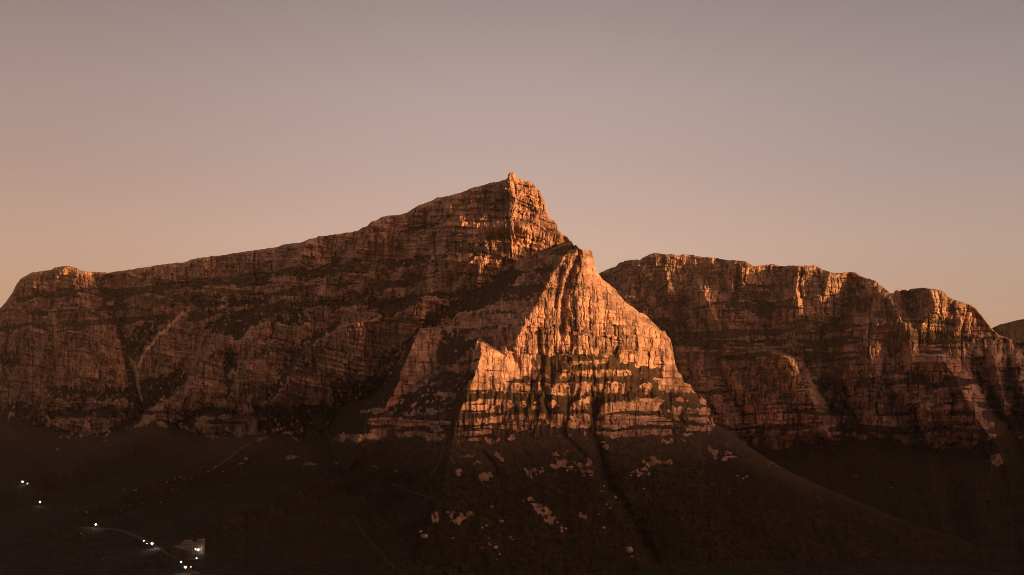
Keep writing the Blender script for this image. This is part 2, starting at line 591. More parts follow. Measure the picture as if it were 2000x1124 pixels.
CLIFF = [  # bare cliff bands
    [(984, 330), (1060, 340), (1078, 428), (1090, 440), (1120, 478), (1090, 482), (1040, 470), (1015, 442), (985, 442)],
    [(900, 452), (1040, 452), (1096, 486), (1030, 512), (985, 524), (935, 556), (880, 575), (850, 560)],
    [(890, 446), (945, 436), (1012, 432), (1016, 450), (940, 452)],
    [(1122, 478), (1156, 487), (1167, 532), (1215, 582), (1290, 648), (1310, 690), (1320, 712), (1290, 713), (1255, 715), (1222, 704), (1186, 693),
     (1156, 688), (1046, 689), (1047, 700), (1010, 701), (992, 690), (1014, 652), (1036, 614), (1060, 574), (1080, 534)],
    [(946, 698), (935, 668), (965, 689), (982, 693), (996, 707), (997, 726), (973, 735), (939, 741), (949, 725)],
    [(1012, 703), (1049, 703), (1052, 708), (1013, 709)], [(1013, 712), (1056, 712), (1059, 721), (1019, 721)],
    [(1024, 725), (1066, 725), (1073, 737), (1031, 738)],
    [(918, 751), (974, 748), (994, 749), (1036, 746), (1037, 769), (1008, 768), (976, 765), (919, 765)],
    [(1040, 747), (1055, 747), (1056, 771), (1041, 770)],
    [(1059, 746), (1085, 749), (1159, 748), (1159, 758), (1134, 773), (1117, 773), (1083, 771), (1066, 772)],
    [(903, 789), (932, 781), (965, 780), (1029, 785), (1028, 796), (990, 805), (924, 808), (900, 808)],
    [(1035, 785), (1056, 784), (1061, 799), (1035, 801)],
    [(890, 817), (937, 816), (965, 814), (996, 810), (1022, 807), (1042, 812), (1042, 820), (994, 823), (964, 826), (938, 828), (938, 860),
     (925, 862), (889, 853)],
    [(1053, 806), (1067, 806), (1067, 817), (1051, 817)],
    [(939, 833), (965, 833), (964, 846), (944, 848)],
    [(974, 831), (1005, 826), (1072, 824), (1072, 833), (1042, 835), (1040, 845), (1003, 839), (976, 843)],
    [(1067, 781), (1081, 780), (1093, 790), (1090, 799), (1104, 808), (1106, 834), (1076, 836), (1074, 808), (1067, 790)],
    [(1120, 785), (1154, 776), (1152, 836), (1111, 837), (1113, 801)],
    [(1098, 707), (1189, 701), (1189, 709), (1120, 711)],
    [(1097, 725), (1232, 722), (1234, 733), (1220, 734), (1161, 737), (1132, 736), (1097, 738)],
    [(1163, 749), (1179, 747), (1179, 764), (1158, 766)],
    [(1184, 746), (1220, 746), (1229, 760), (1223, 769), (1182, 770)],
    [(1243, 751), (1273, 749), (1277, 763), (1261, 764), (1248, 755)],
    [(1291, 716), (1323, 716), (1326, 735), (1291, 735)],
    [(1278, 739), (1328, 737), (1350, 751), (1357, 768), (1339, 768), (1312, 763), (1285, 763)],
    [(1177, 790), (1285, 776), (1300, 783), (1285, 796), (1294, 803), (1300, 819), (1314, 822), (1312, 829), (1245, 830), (1202, 838),
     (1168, 833), (1168, 805)],
    [(1300, 801), (1334, 794), (1339, 822), (1316, 824)],
    [(1342, 797), (1387, 796), (1389, 812), (1342, 813)], [(1344, 816), (1392, 815), (1392, 826), (1344, 826)],
    [(1367, 776), (1380, 780), (1380, 792), (1369, 789)], [(1319, 776), (1335, 776), (1335, 784), (1319, 784)],
    [(1168, 845), (1227, 840), (1326, 837), (1326, 846), (1266, 850), (1195, 857)],
    [(1340, 831), (1394, 833), (1392, 843), (1342, 843)],
    # broken outcrops on the apron
    [(895, 886), (932, 885), (937, 894), (895, 894)], [(908, 875), (921, 875), (918, 882), (906, 881)], [(924, 901), (942, 901), (942, 908), (924, 907)],
    [(887, 916), (901, 916), (901, 931), (887, 930)], [(937, 922), (961, 917), (964, 940), (938, 941)],
    [(1024, 913), (1067, 909), (1069, 925), (1030, 929)], [(1072, 897), (1090, 892), (1139, 907), (1138, 919), (1087, 920), (1074, 915)],
    [(1145, 895), (1155, 892), (1162, 913), (1145, 911)], [(1130, 924), (1165, 919), (1160, 929), (1132, 931)],
    [(965, 882), (975, 879), (986, 901), (978, 903)], [(1077, 880), (1108, 878), (1108, 888), (1077, 888)],
    [(991, 857), (1007, 857), (1005, 865), (992, 865)],
    [(1018, 975), (1036, 972), (1071, 993), (1092, 1012), (1101, 1033), (1079, 1031), (1047, 1004)],
    [(1110, 987), (1124, 990), (1132, 1002), (1161, 1011), (1139, 1017), (1126, 1003)],
    [(885, 1000), (922, 997), (922, 1009), (903, 1025), (871, 1018)], [(838, 999), (857, 1000), (858, 1020), (843, 1021)],
    [(1252, 906), (1281, 892), (1313, 896), (1317, 908), (1256, 913)], [(1227, 918), (1277, 917), (1270, 927), (1227, 929)],
    [(1379, 872), (1405, 876), (1399, 898), (1383, 888)], [(1410, 878), (1440, 888), (1434, 898), (1412, 896)],
    [(1172, 866), (1188, 864), (1184, 879), (1172, 884)], [(1285, 857), (1338, 855), (1336, 863), (1287, 864)],
    [(1222, 1068), (1234, 1068), (1242, 1088), (1224, 1088)],
    [(800, 648), (862, 640), (858, 672), (846, 704), (800, 704)], [(660, 640), (790, 628), (790, 660), (780, 728), (665, 735), (655, 735)],
]
GULLY = [  # narrow clefts: line, half width in px, depth in m
    ([(1131, 495), (1114, 540), (1101, 580), (1098, 650)], 6, 26), ([(1098, 528), (1089, 565), (1085, 600)], 5, 16), ([(1152, 572), (1150, 612)], 3, 12),
    ([(1164, 790), (1157, 850), (1174, 900), (1188, 950), (1230, 1010), (1275, 1090)], 14, 26), ([(1293, 690), (1288, 738)], 4, 14),
    ([(1052, 694), (1076, 742), (1066, 790), (1072, 830)], 6, 6), ([(1038, 745), (1038, 772)], 2.5, 8), ([(1057, 745), (1057, 772)], 2.5, 8),
    ([(986, 660), (1005, 700), (1020, 740)], 8, 14), ([(376, 507), (368, 545), (368, 580)], 4, 16),
    ([(222, 540), (238, 600), (246, 650), (258, 720), (270, 790)], 12, 56), ([(366, 600), (310, 655), (275, 700)], 9, 14),
    ([(378, 728), (330, 772), (270, 815), (200, 870)], 14, 46), ([(172, 665), (190, 720), (205, 800)], 4, 10), ([(150, 690), (150, 740)], 3, 8),
    ([(579, 540), (590, 570), (603, 598)], 8, 40), ([(656, 483), (655, 506), (660, 530)], 5, 18), ([(831, 415), (832, 449), (815, 470)], 5, 18), ([(850, 460), (849, 502)], 4, 14), ([(948, 428), (977, 426)], 4, 14), ([(505, 600), (515, 590)], 8, 20), ([(472, 640), (455, 690), (440, 735)], 9, 24), ([(690, 470), (672, 500), (650, 520)], 8, 18), ([(560, 690), (530, 730), (500, 790)], 9, 18),
    ([(855, 480), (846, 515), (820, 545)], 6, 14), ([(180, 640), (120, 680), (60, 720)], 5, 9), ([(1135, 565), (1142, 640), (1120, 660)], 2.5, 5),
    ([(942, 884), (962, 905), (975, 935)], 5, 9), ([(1100, 850), (1150, 900), (1170, 930)], 6, 9), ([(1063, 395), (1052, 420)], 4, 7),
]


def front_sheet():
    px = np.concatenate([np.arange(-320, -8, 6.0), np.arange(-8, 1500, 1.15), np.arange(1500, 2008, 1.8), np.arange(2008, 2321, 8.0)])
    nrow = 640
    bottom = 1136.0
    ys = ip(px, SKY_FRONT)
    ys = ys + blocky(px, 3) * np.where(px < 1395, 1.0, 0.35)
    t = np.linspace(0, 1, nrow)[:, None]
    bot = np.maximum(bottom, ys + 40)
    PX = np.repeat(px[None], nrow, 0)
    # rows packed more tightly over the cliffs than over the apron
    tt = 0.80 * t + 0.20 * t ** 3
    PY = ys[None] + (bot - ys)[None] * tt
    dpy = np.gradient(PY, axis=0)
    # the long wall, running away to the left
    a = 0.000305
    Dt = 3085.0 / (1 - a * (1000.0 - px))
    Dt = np.where(px < 200, Dt - 0.38 * (200 - px), Dt)
    Dt = np.where(px > 986, 3068 + 0.85 * (px - 986), Dt)
    ybase = ip(px, BASE_Y)
    W = Dt[None] - 1.0 * (PY - ys[None])
    wb = Dt - 1.0 * np.maximum(ybase - ys, 0)
    over = np.maximum(PY - ybase[None], 0)
    span = np.maximum(bottom - ybase, 60)[None]
    endD = ip(px, [(-320, 1500), (0, 1500), (450, 1550), (700, 1900), (1000, 2200), (2320, 2300)])
    W = np.where(over > 0, wb[None] - (wb - endD)[None] * (0.55 * over / span + 0.45 * (over / span) ** 0.75), W)
    A = lambda pts, h, wl, wr, **k: 1.9 * rib(PX, PY, pts, h, wl, wr, **k)
    W = W - A([(905, 430), (884, 490), (856, 545), (828, 590), (790, 612), (740, 630), (690, 650), (672, 700), (655, 745)], 40, 55, 75)
    W = W - A([(980, 440), (940, 470), (915, 510), (905, 540)], 13, 30, 26)
    W = W - A([(875, 440), (850, 475), (835, 515), (800, 525)], 14, 26, 26)
    W = W - A([(790, 625), (786, 660), (780, 735)], 40, 130, 14, pw=0.45)
    W = W - A([(728, 432), (722, 470), (690, 500), (676, 540)], 40, 24, 60)
    W = W - A([(640, 548), (632, 580), (620, 615)], 30, 22, 22)
    W = W - A([(600, 470), (588, 505), (565, 545), (545, 590), (515, 635), (490, 690), (478, 745)], 52, 44, 36)
    W = W - A([(660, 660), (600, 680), (578, 720), (560, 755), (524, 795)], 46, 42, 60)
    W = W - A([(440, 670), (400, 700), (376, 735), (315, 800), (250, 860)], 46, 34, 80)
    W = W - A([(480, 720), (455, 770), (400, 840)], 30, 36, 40)
    W = W - A([(130, 525), (165, 600), (190, 660), (210, 760), (215, 850)], 60, 260, 46, pw=0.8, tail=150)
    W = W - A([(60, 560), (40, 640), (30, 690)], 30, 60, 40)
    W = W - A([(300, 540), (262, 590), (256, 640)], 26, 20, 70)
    # a lit shelf of pillars under the summit
    W = W - A([(1012, 440), (1005, 448)], 46, 75, 60, fade=10, pw=0.7)
    W = W - A([(1062, 436), (1092, 470), (1090, 490)], 44, 60, 60, fade=16, pw=0.7)
    # summit tower standing proud over the shelf
    W = W + 16 * sstep(425, 446, PY) * 0
    # buttress ridges that stand in front of the wall and hide the gullies behind them
    W0 = Dt[None] - 1.0 * (PY - ys[None])

    def ridge(pts, sr, slp, top, wid=170):
        p = np.array(pts, float)
        pcx = np.interp(PY, p[:, 0], p[:, 1])
        dw = np.interp(pcx, px, Dt) - (PY - np.interp(pcx, px, ys)) - 1.35 * np.interp(PY, p[:, 0], p[:, 2])
        r = dw + np.where(PX > pcx, sr * (PX - pcx), slp * (pcx - PX))
        r = r + 1.6 * np.maximum(PX - pcx - wid, 0)
        r = np.where(PY < top, r + (top - PY) * 6, r)
        return np.where(PY > p[-1, 0], 1e5, r)
    for pts, sr, slp, top, *wd_ in (
            ([(545, 880, 30), (565, 850, 60), (600, 795, 85), (615, 760, 110), (627, 720, 130), (640, 665, 140), (665, 622, 140), (690, 590, 140),
              (720, 575, 140), (750, 560, 130), (790, 525, 90), (850, 478, 4)], -0.72, 11.0, 548),
            ([(505, 590, 25), (525, 582, 50), (560, 560, 75), (600, 545, 90), (640, 507, 95), (690, 490, 100), (745, 474, 100), (800, 430, 60), (850, 390, 4)], -0.80, 11.0, 508),
            ([(690, 442, 20), (730, 378, 70), (765, 345, 90), (800, 315, 60), (850, 258, 4)], -0.95, 11.0, 692),
            ([(455, 978, 10), (480, 945, 40), (520, 912, 70), (560, 893, 60), (600, 880, 4)], -0.5, 11.0, 456, 60),
            ([(432, 728, 8), (470, 716, 24), (500, 690, 40), (540, 676, 50), (600, 640, 40), (640, 600, 4)], -0.65, 11.0, 434, 60)):
        W = smin(W, ridge(pts, sr, slp, top, *wd_), 8)
    # spurs of the lower left slope
    for pts, h, wl, wr in (([(495, 865), (330, 935), (150, 1005), (60, 1060)], 70, 120, 90), ([(260, 850), (150, 905), (20, 960)], 60, 90, 80),
                           ([(640, 930), (520, 985), (380, 1040), (250, 1110)], 60, 110, 90)):
        W = W - A(pts, h, wl, wr, fade=40, tail=140)
    # the big lit face and its shaded left side
    pa = np.array(FACE_CREST, float)
    pc = np.interp(PY, pa[:, 0], pa[:, 1])
    dc = np.interp(PY, pa[:, 0], pa[:, 2])
    sil = np.interp(PY, np.array(SIL)[:, 0], np.array(SIL)[:, 1])
    uu = np.clip((PX - pc) / np.maximum(sil - pc, 20), 0, 1.2)
    FACE = dc + np.where(PX > pc, 0.40 * (PX - pc), 1.42 * (pc - PX) + 0.006 * np.maximum(pc - PX - 120, 0) ** 2) + 95 * uu ** 5 - 30 * np.sin(np.clip(uu, 0, 1) * math.pi) ** 2
    ftop = 476 + 0.30 * np.clip(1122 - PX, 0, 140)
    FACE = FACE + 34.0 * np.maximum(ftop - PY, 0)
    pa = np.array(SHOULDER, float)
    pc2 = np.interp(PY, pa[:, 0], pa[:, 1])
    dc2 = np.interp(PY, pa[:, 0], pa[:, 2])
    uu2 = np.clip((PX - pc2) / np.maximum(sil - pc2, 20), 0, 1.2)
    SH = dc2 + np.where(PX > pc2, (0.42 + 0.9 * (1 - sstep(690, 750, PY))) * (PX - pc2), 1.30 * (pc2 - PX) + 0.006 * np.maximum(pc2 - PX - 160, 0) ** 2) + 95 * uu2 ** 5
    stop_ = 664 + 0.62 * np.clip(PX - 935, 0, 75) + 0.72 * np.clip(935 - PX, 0, 170)
    SH = SH + 26.0 * np.maximum(stop_ - PY, 0)
    pa = np.array(LOWER_RIB, float)
    pc3 = np.interp(PY, pa[:, 0], pa[:, 1])
    dc3 = np.interp(PY, pa[:, 0], pa[:, 2])
    LR = dc3 + np.where(PX > pc3, 0.35 * (PX - pc3), 12.0 * (pc3 - PX) + 0.02 * (pc3 - PX) ** 2)
    LR = np.where(PY < 642, LR + (642 - PY) * 26.0, LR)
    LR = LR + 7.0 * np.maximum(PX - pc3 - 75, 0)
    LR = LR + 1.2 * np.maximum(pc3 - PX, 0) + 2.0 * np.maximum(PY - 862, 0)
    SH = SH + 4.0 * np.maximum(pc3 - PX, 0)
    FACE = FACE + 4.0 * np.maximum(pc3 - PX, 0)
    PYR = smin(smin(FACE, SH, 14), LR, 10)
    D = smin(W, PYR, 14)
    D_big = D - blur_cols(D, 36)
    # shade painted in scrub colour on the steep left flanks of the buttresses
    flank_shade = sstep(3.0, 6.5, blur_rows(np.abs(np.gradient(D, axis=1)) / np.gradient(px)[None], 1)) * (PY < ybase[None]) * (PX < 1000)
    flank_shade = blur_cols(flank_shade, 2)
    on_pyr = sstep(-30, 30, W - PYR)
    wallm = 1 - on_pyr
    # turn away at the skyline
    D = D + 14 * np.exp(-(PY - ys[None]) / 3.5)
    dsil = np.maximum(sil - PX, 0)
    D = D + np.where((PX > 1090), 55 * np.exp(-dsil / 7.0), 0) * sstep(470, 500, PY)
    D0 = D.copy()
    X, Y, Z = unproject(PX, PY, D0)
    U = (PX - 1000.0) / F * np.where(on_pyr < 0.5, (Dt - 180)[None] * 1.25, 2650.0)
    # beds and ledges
    S = strata(U, Z, 2)
    up = sstep(0, 46, PY - ys[None])
    cl = sstep(-0.88, -0.42, S + 0.55 * (1 - up) + 0.25 * fbm(PX / 60, PY / 60, 3, 66))
    apron = sstep(-4, 16, PY - ybase[None] + 17 * fbm(PX / 34, PY / 60, 4, 60))
    cl = np.maximum(cl, 0.34 * (1 - on_pyr)) * (1 - apron) + apron * 0.8 * sstep(0.35, 0.7, S + 0.5 * fbm(PX / 26, PY / 12, 3, 67) - np.maximum(PY - ybase[None], 0) / 75)
    wob = 2.2 * fbm(PX / 13, PY / 11, 3, 71)
    wob2 = 2.2 * fbm(PX / 12, PY / 9, 3, 75)
    bv, bv2, box, bgap = cells(PX / 7.5 + 0.4 * wob, PY / 16.0, 81)
    sv, sv2, _, _ = cells(PX / 3.4, PY / 5.0, 84)
    wc, wc2 = wob, wob2
    wob = wob + 3.0 * (bv2 - 0.5)
    wob2 = wob2 + 9.0 * (bv - 0.5) + 4.0 * (sv - 0.5)
    scrub_shade = np.zeros_like(cl)  # scrub cover plus the shade painted into gullies, flanks and hollows
    for ip_, p in enumerate(SCRUB_AND_SHADE):
        if ip_ < 9 or 10 <= ip_ <= 21 or ip_ >= len(SCRUB_AND_SHADE) - 2:
            scrub_shade = np.where(polymask(PX + 2.5 * wob, PY + 1.4 * wob2, p), (1.0 - 0.7 * (sv2 < 0.16)) * (0.4 if ip_ in (0, 8) else 0.2 if ip_ >= len(SCRUB_AND_SHADE) - 2 else 1.0), scrub_shade)
        cl = np.where(polymask(PX + 2.5 * wob, PY + 1.4 * wob2, p), np.minimum(cl, (0.36 if ip_ == 9 else 0.24 if ip_ in (0, 8) else 0.26 - 0.20 * on_pyr) + 0.5 * (sv2 < (0.3 if ip_ == 9 else 0.16)) + (0.45 * sstep(0.15, 0.4, S) if ip_ in (8, 9) else 0)), cl)
    for p in CLIFF:
        big = (max(q[0] for q in p) - min(q[0] for q in p)) > 90 and (max(q[1] for q in p) - min(q[1] for q in p)) > 60
        thr = sstep(-1.0, -0.75, S) if not big else 1 - 0.5 * (1 - sstep(-0.95, -0.7, S))
        ws = 2.0 if min(q[1] for q in p) > 852 else 1.0
        if ws > 1:
            thr = thr * sstep(-0.45, 0.0, fbm(PX / 14, PY / 9, 3, 69))
        cl = np.where(polymask(PX + ws * wob, PY + (0.36 if ws == 1 else 1.1) * wob2, p), np.maximum(cl, thr * (1 if big else (sv < 0.82))), cl)
    # scattered stones on the scrub slopes
    v, v2, ox, gap = cells(PX / 5.5, PY / 4.5, 91)
    dens = 0.09 + 0.10 * fbm(PX / 60, PY / 40, 3, 93)
    stone = (v < dens) * sstep(0.15, 0.4, gap) * (PY < 1080)
    low = sstep(870, 980, PY)
    cl = np.maximum(cl, stone * 0.75 * (1 - 0.75 * low))
    # hollows hold soil and scrub; their shade is painted in with it
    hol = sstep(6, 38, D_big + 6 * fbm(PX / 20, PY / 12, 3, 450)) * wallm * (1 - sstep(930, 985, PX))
    cl = cl * (1 - 0.62 * hol * (sv2 > 0.14)) * (1 - 0.75 * flank_shade * (sv2 > 0.1))
    scrub_shade = np.maximum(scrub_shade, 0.7 * flank_shade)
    scrub_shade = np.maximum(scrub_shade, 0.75 * hol)
    cl = blur_cols(blur_rows(cl, 1), 1)
    slope = 0.30 + 2.3 * (1 - cl)
    slope = np.where(apron > 0.5, 1.1 + 0.8 * (1 - cl), slope)
    integ = -np.cumsum(slope * dpy, 0)
    det = integ - blur_rows(integ, 34)
    det = np.clip(det, -26, 26)
    det = det * (1 - apron) + 0.6 * blur_cols(det, 9) * apron
    D = D + det * sstep(0, 8, PY - ys[None])
    wall = 1 - sstep(0.4, 0.6, on_pyr)
    relw, tonew, jointw = rock_relief(U * 0.46, Z * 0.70 + 0.10 * U, 405, 1.25)
    relw2, tonew2, _ = rock_relief(U * 1.0, Z * 1.1, 455, 1.25)
    relw = 1.15 * relw + 0.3 * relw2
    tonew = np.clip(0.7 * tonew + 0.4 * tonew2 - 0.05, 0, 1)
    rel, tone, joint = rock_relief(U, Z, 5, 1.25)
    rel = rel * (1 - wall) + (relw * 0.95 + 9 * fbm(U / 70, Z / 60, 4, 420) + 14 * fbm(U / 160, Z / 110, 3, 430)
                                + 34 * (0.5 - np.abs(noise((U - 0.75 * Z) / 105, Z / 420, 440))) + 12 * (0.5 - np.abs(noise((U - 0.5 * Z) / 44, Z / 160, 441)))) * wall
    tone = tone * (1 - wall) + tonew * wall
    joint = joint * (1 - wall) + 0.75 * jointw * wall
    clm = blur_cols(blur_rows(cl, 3), 3)
    amp = (1.45 - 0.77 * on_pyr) * ((0.34 - 0.2 * on_pyr) * (1 - apron) + 0.1 * apron + 0.7 * clm)
    # the foot of the face is laid in level beds with thin dark partings
    lowf = sstep(688, 715, PY) * on_pyr * (PX > 860)
    zq = Z + 3 * fbm(U / 120, Z / 200, 3, 460)
    part = sstep(0.22, 0.5, noise(zq / 7.0, U / 420, 461)) * sstep(-0.3, 0.1, noise(U / 60, zq / 5.0, 462))
    D = D - rel * amp * (1 - 0.5 * lowf) * sstep(-2, 10, PY - ys[None]) + 3.5 * part * lowf * clm
    joint = joint * (1 - 0.55 * lowf)
    cl = cl * (1 - 0.75 * part * lowf)
    # gullies of a middle size on scrub slopes
    D = D - (1 - clm) * (7 * fbm(U / 30, Z / 40, 5, 44) + 1.6 * fbm(U / 5, Z / 4, 3, 47)) * (1 + 0.5 * low)
    for line, wd, dep in GULLY:
        d = linedist(PX + wob * 0.8, PY, line, wd * 2.5)
        D = D + dep * np.exp(-(d / wd) ** 2)
    scree = np.zeros_like(D)
    for line, wd in (([(357, 612), (330, 638), (310, 657), (288, 682), (277, 700), (271, 716)], 3.0), ([(253, 698), (262, 712), (268, 728)], 2.8),
                     ([(268, 728), (269, 748)], 3.8), ([(269, 748), (272, 765), (278, 783)], 1.6)):
        d = linedist(PX + wc * 0.7, PY, line, 14)
        scree = np.maximum(scree, 1 - sstep(wd * 0.7, wd * 1.2, d + 0.4 * wc2))
    for line, wd, st in (([(488, 868), (462, 882), (440, 900), (418, 915)], 1.6, 0.10), ([(688, 1005), (712, 1045), (770, 1110)], 0.9, 0.08),
                         ([(868, 860), (858, 905), (840, 932)], 1.0, 0.08), ([(766, 945), (800, 960), (850, 975)], 1.0, 0.08)):
        d = linedist(PX + wc * 0.7, PY, line, 10)
        scree = np.maximum(scree, st * (1 - sstep(wd * 0.5, wd * 1.3, d)))
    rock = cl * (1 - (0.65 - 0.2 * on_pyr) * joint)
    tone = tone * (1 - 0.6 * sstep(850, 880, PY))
    X, Y, Z = unproject(PX, PY, D)
    attrs = {'rock': rock, 'tone': tone, 'scree': scree, 'scrub': np.maximum(apron * sstep(-10, 90, PY - ybase[None]), 0.75 * scrub_shade)}  # the scrub attribute also carries the painted shade
    global FRONT
    FRONT = (px, PX, PY, D)
    X, Y, Z, attrs = close_sheet(X, Y, Z, attrs, [(8, 1.5), (40, 6), (160, 25), (420, 120), (800, 420), (1200, 950)],
                                 [(1180, 0.94), (1300, 0.78), (1500, 0.6), (1900, 0.42), (2600, 0.28)], PX, D[-1])
    o = grid_mesh('mountain', X, Y, Z, attrs, M_FRONT)
    return tag(o, 'long layered sandstone mountain rising to a sunlit peak and pyramid face', 'mountain', kind='structure')


def front_depth(x, y):
    px, PX, PY, D = FRONT
    c = int(np.argmin(np.abs(px - x)))
    return float(np.interp(y, PY[:, c], D[:, c]))


def on_front(x, y):
    d = front_depth(x, y)
    a, b, c = unproject(np.float64(x), np.float64(y), d)
    return Vector((float(a), float(b), float(c))), d


front_sheet()

# ------------------------------------------------------------------ the range behind, to the right
SKY_RANGE = [(1080, 560), (1150, 545), (1170, 535), (1178, 530), (1190, 525), (1203, 521), (1209, 514), (1222, 510), (1235, 508), (1250, 508), (1253, 505), (1262, 500),
             (1272, 497), (1282, 495), (1290, 497), (1310, 497), (1322, 500), (1345, 498), (1356, 499), (1365, 502), (1390, 504), (1400, 505), (1440, 509),
             (1454, 511), (1470, 520), (1490, 518), (1510, 517), (1522, 520), (1550, 519), (1590, 519), (1603, 524), (1618, 530), (1632, 533), (1670, 532),
             (1682, 539), (1695, 544), (1712, 549), (1716, 554), (1728, 562), (1738, 572), (1746, 573), (1748, 567), (1770, 566), (1773, 569),
             (1778, 564), (1800, 562), (1810, 563), (1830, 566), (1842, 570), (1850, 578), (1864, 587), (1880, 590), (1893, 594), (1905, 602), (1914, 613),
             (1920, 622), (1930, 634), (1940, 644), (1952, 655), (1970, 662), (1990, 668), (2010, 664), (2060, 680), (2200, 720), (2400, 800)]


def range_sheet():
    px = np.concatenate([np.arange(1080, 1165, 5.0), np.arange(1165, 2010, 1.15), np.arange(2010, 2401, 8.0)])
    nrow = 470
    ys = ip(px, SKY_RANGE) + blocky(px, 13, 2.0, 1.0)
    front = ip(px, SKY_FRONT)
    bot = np.maximum(front + 70, ys + 120)
    t = np.linspace(0, 1, nrow)[:, None]
    PX = np.repeat(px[None], nrow, 0)
    PY = ys[None] + (bot - ys)[None] * t
    dpy = np.gradient(PY, axis=0)
    Dt = ip(px, [(1080, 4750), (1300, 4480), (1700, 4000), (1938, 3680), (2400, 3200)])
    ybase = ip(px, [(1080, 850), (1400, 862), (1500, 868), (1620, 856), (1740, 845), (1800, 860), (1860, 872), (1950, 845), (2400, 830)])
    k = 1.25
    D = Dt[None] - k * (PY - ys[None])
    over = np.maximum(PY - ybase[None], 0)
    D = D - 2.2 * over
    A = lambda pts, h, wl, wr, **kk: 1.75 * rib(PX, PY, pts, h, wl, wr, **kk)
    D = D - A([(1372, 566), (1392, 610), (1412, 650), (1420, 665)], 75, 48, 46)
    D = D - A([(1300, 500), (1305, 560), (1300, 590)], 46, 60, 30)
    D = D - A([(1250, 505), (1235, 560), (1225, 600)], 40, 50, 40)
    D = D - A([(1450, 510), (1448, 560), (1440, 600), (1458, 660)], 46, 40, 46)
    D = D - A([(1560, 520), (1556, 570), (1562, 620), (1545, 668)], 70, 34, 50)
    D = D - A([(1620, 535), (1612, 570), (1605, 600)], 46, 34, 40)
    D = D - A([(1735, 575), (1752, 610), (1770, 650)], 85, 70, 26)
    D = D - A([(1815, 562), (1828, 600), (1800, 635)], 70, 40, 62)
    D = D - A([(1890, 595), (1880, 625)], 26, 30, 30)
    D = D - A([(1505, 690), (1540, 700), (1562, 745), (1590, 790), (1618, 850)], 90, 120, 30)
    D = D - A([(1350, 680), (1372, 760), (1420, 830)], 50, 60, 60)
    D = D - A([(1700, 620), (1690, 700), (1700, 760), (1730, 845)], 60, 50, 60)
    D = D - A([(1840, 700), (1868, 740), (1890, 790), (1930, 850)], 95, 90, 46)
    D = D - A([(1940, 695), (1952, 740), (1962, 790)], 60, 40, 26)
    D = D - A([(1985, 700), (1990, 760)], 50, 22, 40)
    D = D - A([(1780, 690), (1790, 740)], 40, 50, 30)
    D0r = Dt[None] - k * (PY - ys[None])

    def spur(pts, sl_, sr, top, wid):
        p = np.array(pts, float)
        pcx = np.interp(PY, p[:, 0], p[:, 1])
        dw = np.interp(pcx, px, Dt) - k * (PY - np.interp(pcx, px, ys)) - np.interp(PY, p[:, 0], p[:, 2])
        q = dw + np.where(PX > pcx, sr * (PX - pcx), sl_ * (pcx - PX) + 2.2 * np.maximum(pcx - PX - wid, 0))
        q = q + 24 * np.maximum(top - PY, 0)
        return np.where(PY > p[-1, 0], 1e5, q)
    for args in (([(686, 1500, 10), (715, 1538, 70), (745, 1560, 100), (790, 1592, 120), (830, 1616, 110), (872, 1645, 4)], 1.25, 10.0, 688, 120),
                 ([(698, 1842, 20), (740, 1872, 100), (790, 1895, 130), (830, 1930, 110), (872, 1960, 4)], 1.0, 10.0, 700, 110),
                 ([(574, 1738, 14), (600, 1754, 60), (640, 1774, 80), (655, 1780, 60), (690, 1790, 4)], 1.1, 10.0, 574, 60),
                 ([(556, 1566, 10), (600, 1578, 60), (650, 1586, 60), (690, 1592, 4)], 1.1, 10.0, 558, 46),
                 ([(572, 1398, 10), (610, 1412, 60), (650, 1428, 70), (672, 1440, 50), (700, 1450, 4)], 1.0, 10.0, 573, 60),
                 ([(690, 1700, 10), (740, 1715, 50), (800, 1735, 60), (848, 1745, 4)], 1.0, 10.0, 692, 50),
                 ([(690, 1955, 20), (740, 1964, 70), (785, 1972, 50), (800, 1976, 4)], 0.8, 10.0, 692, 30)):
        D = smin(D, spur(*args), 8)
    D = D + 14 * np.exp(-(PY - ys[None]) / 3.5)
    D_big = D - blur_cols(D, 40)
    X, Y, Z = unproject(PX, PY, D)
    U = (PX - 1000.0) / F * (Dt - 200)[None] * 1.15
    D = D - 30 * fbm(U / 150, Z / 420, 3, 140) - 26 * (0.5 - np.abs(noise((U + 0.35 * Z) / 120, Z / 420, 148))) \
        - 18 * (0.5 - np.abs(noise((U + 0.3 * Z) / 50, Z / 190, 149))) - 10 * fbm(U / 80, Z / 50, 3, 151)
    S = strata(U, Z, 12, 1.25)
    up = sstep(0, 70, PY - ys[None])
    midveg = np.exp(-((PY - ys[None] - 165 - 20 * fbm(PX / 90, PX * 0 + 2, 2, 150)) / 16) ** 2)
    cl = sstep(-0.65, -0.2, S + 0.7 * (1 - up) + 0.05 - 0.45 * midveg)
    apron = sstep(-4, 18, PY - ybase[None] + 18 * fbm(PX / 36, PY / 60, 4, 160))
    cl = cl * (1 - apron) + apron * 0.7 * sstep(0.35, 0.7, S + 0.5 * fbm(PX / 26, PY / 12, 3, 167) - np.maximum(PY - ybase[None], 0) / 75)
    bv, bv2, box_, bgap = cells(PX / 6.5, PY / 12.0, 181)
    hol = sstep(5, 45, D_big + 8 * fbm(PX / 22, PY / 14, 3, 185))
    cl = cl * (1 - 0.5 * hol * (bv2 > 0.2))  # hollows darkened as scrub, with their shade painted in
    wob = 2.4 * fbm(PX / 13, PY / 11, 3, 171)
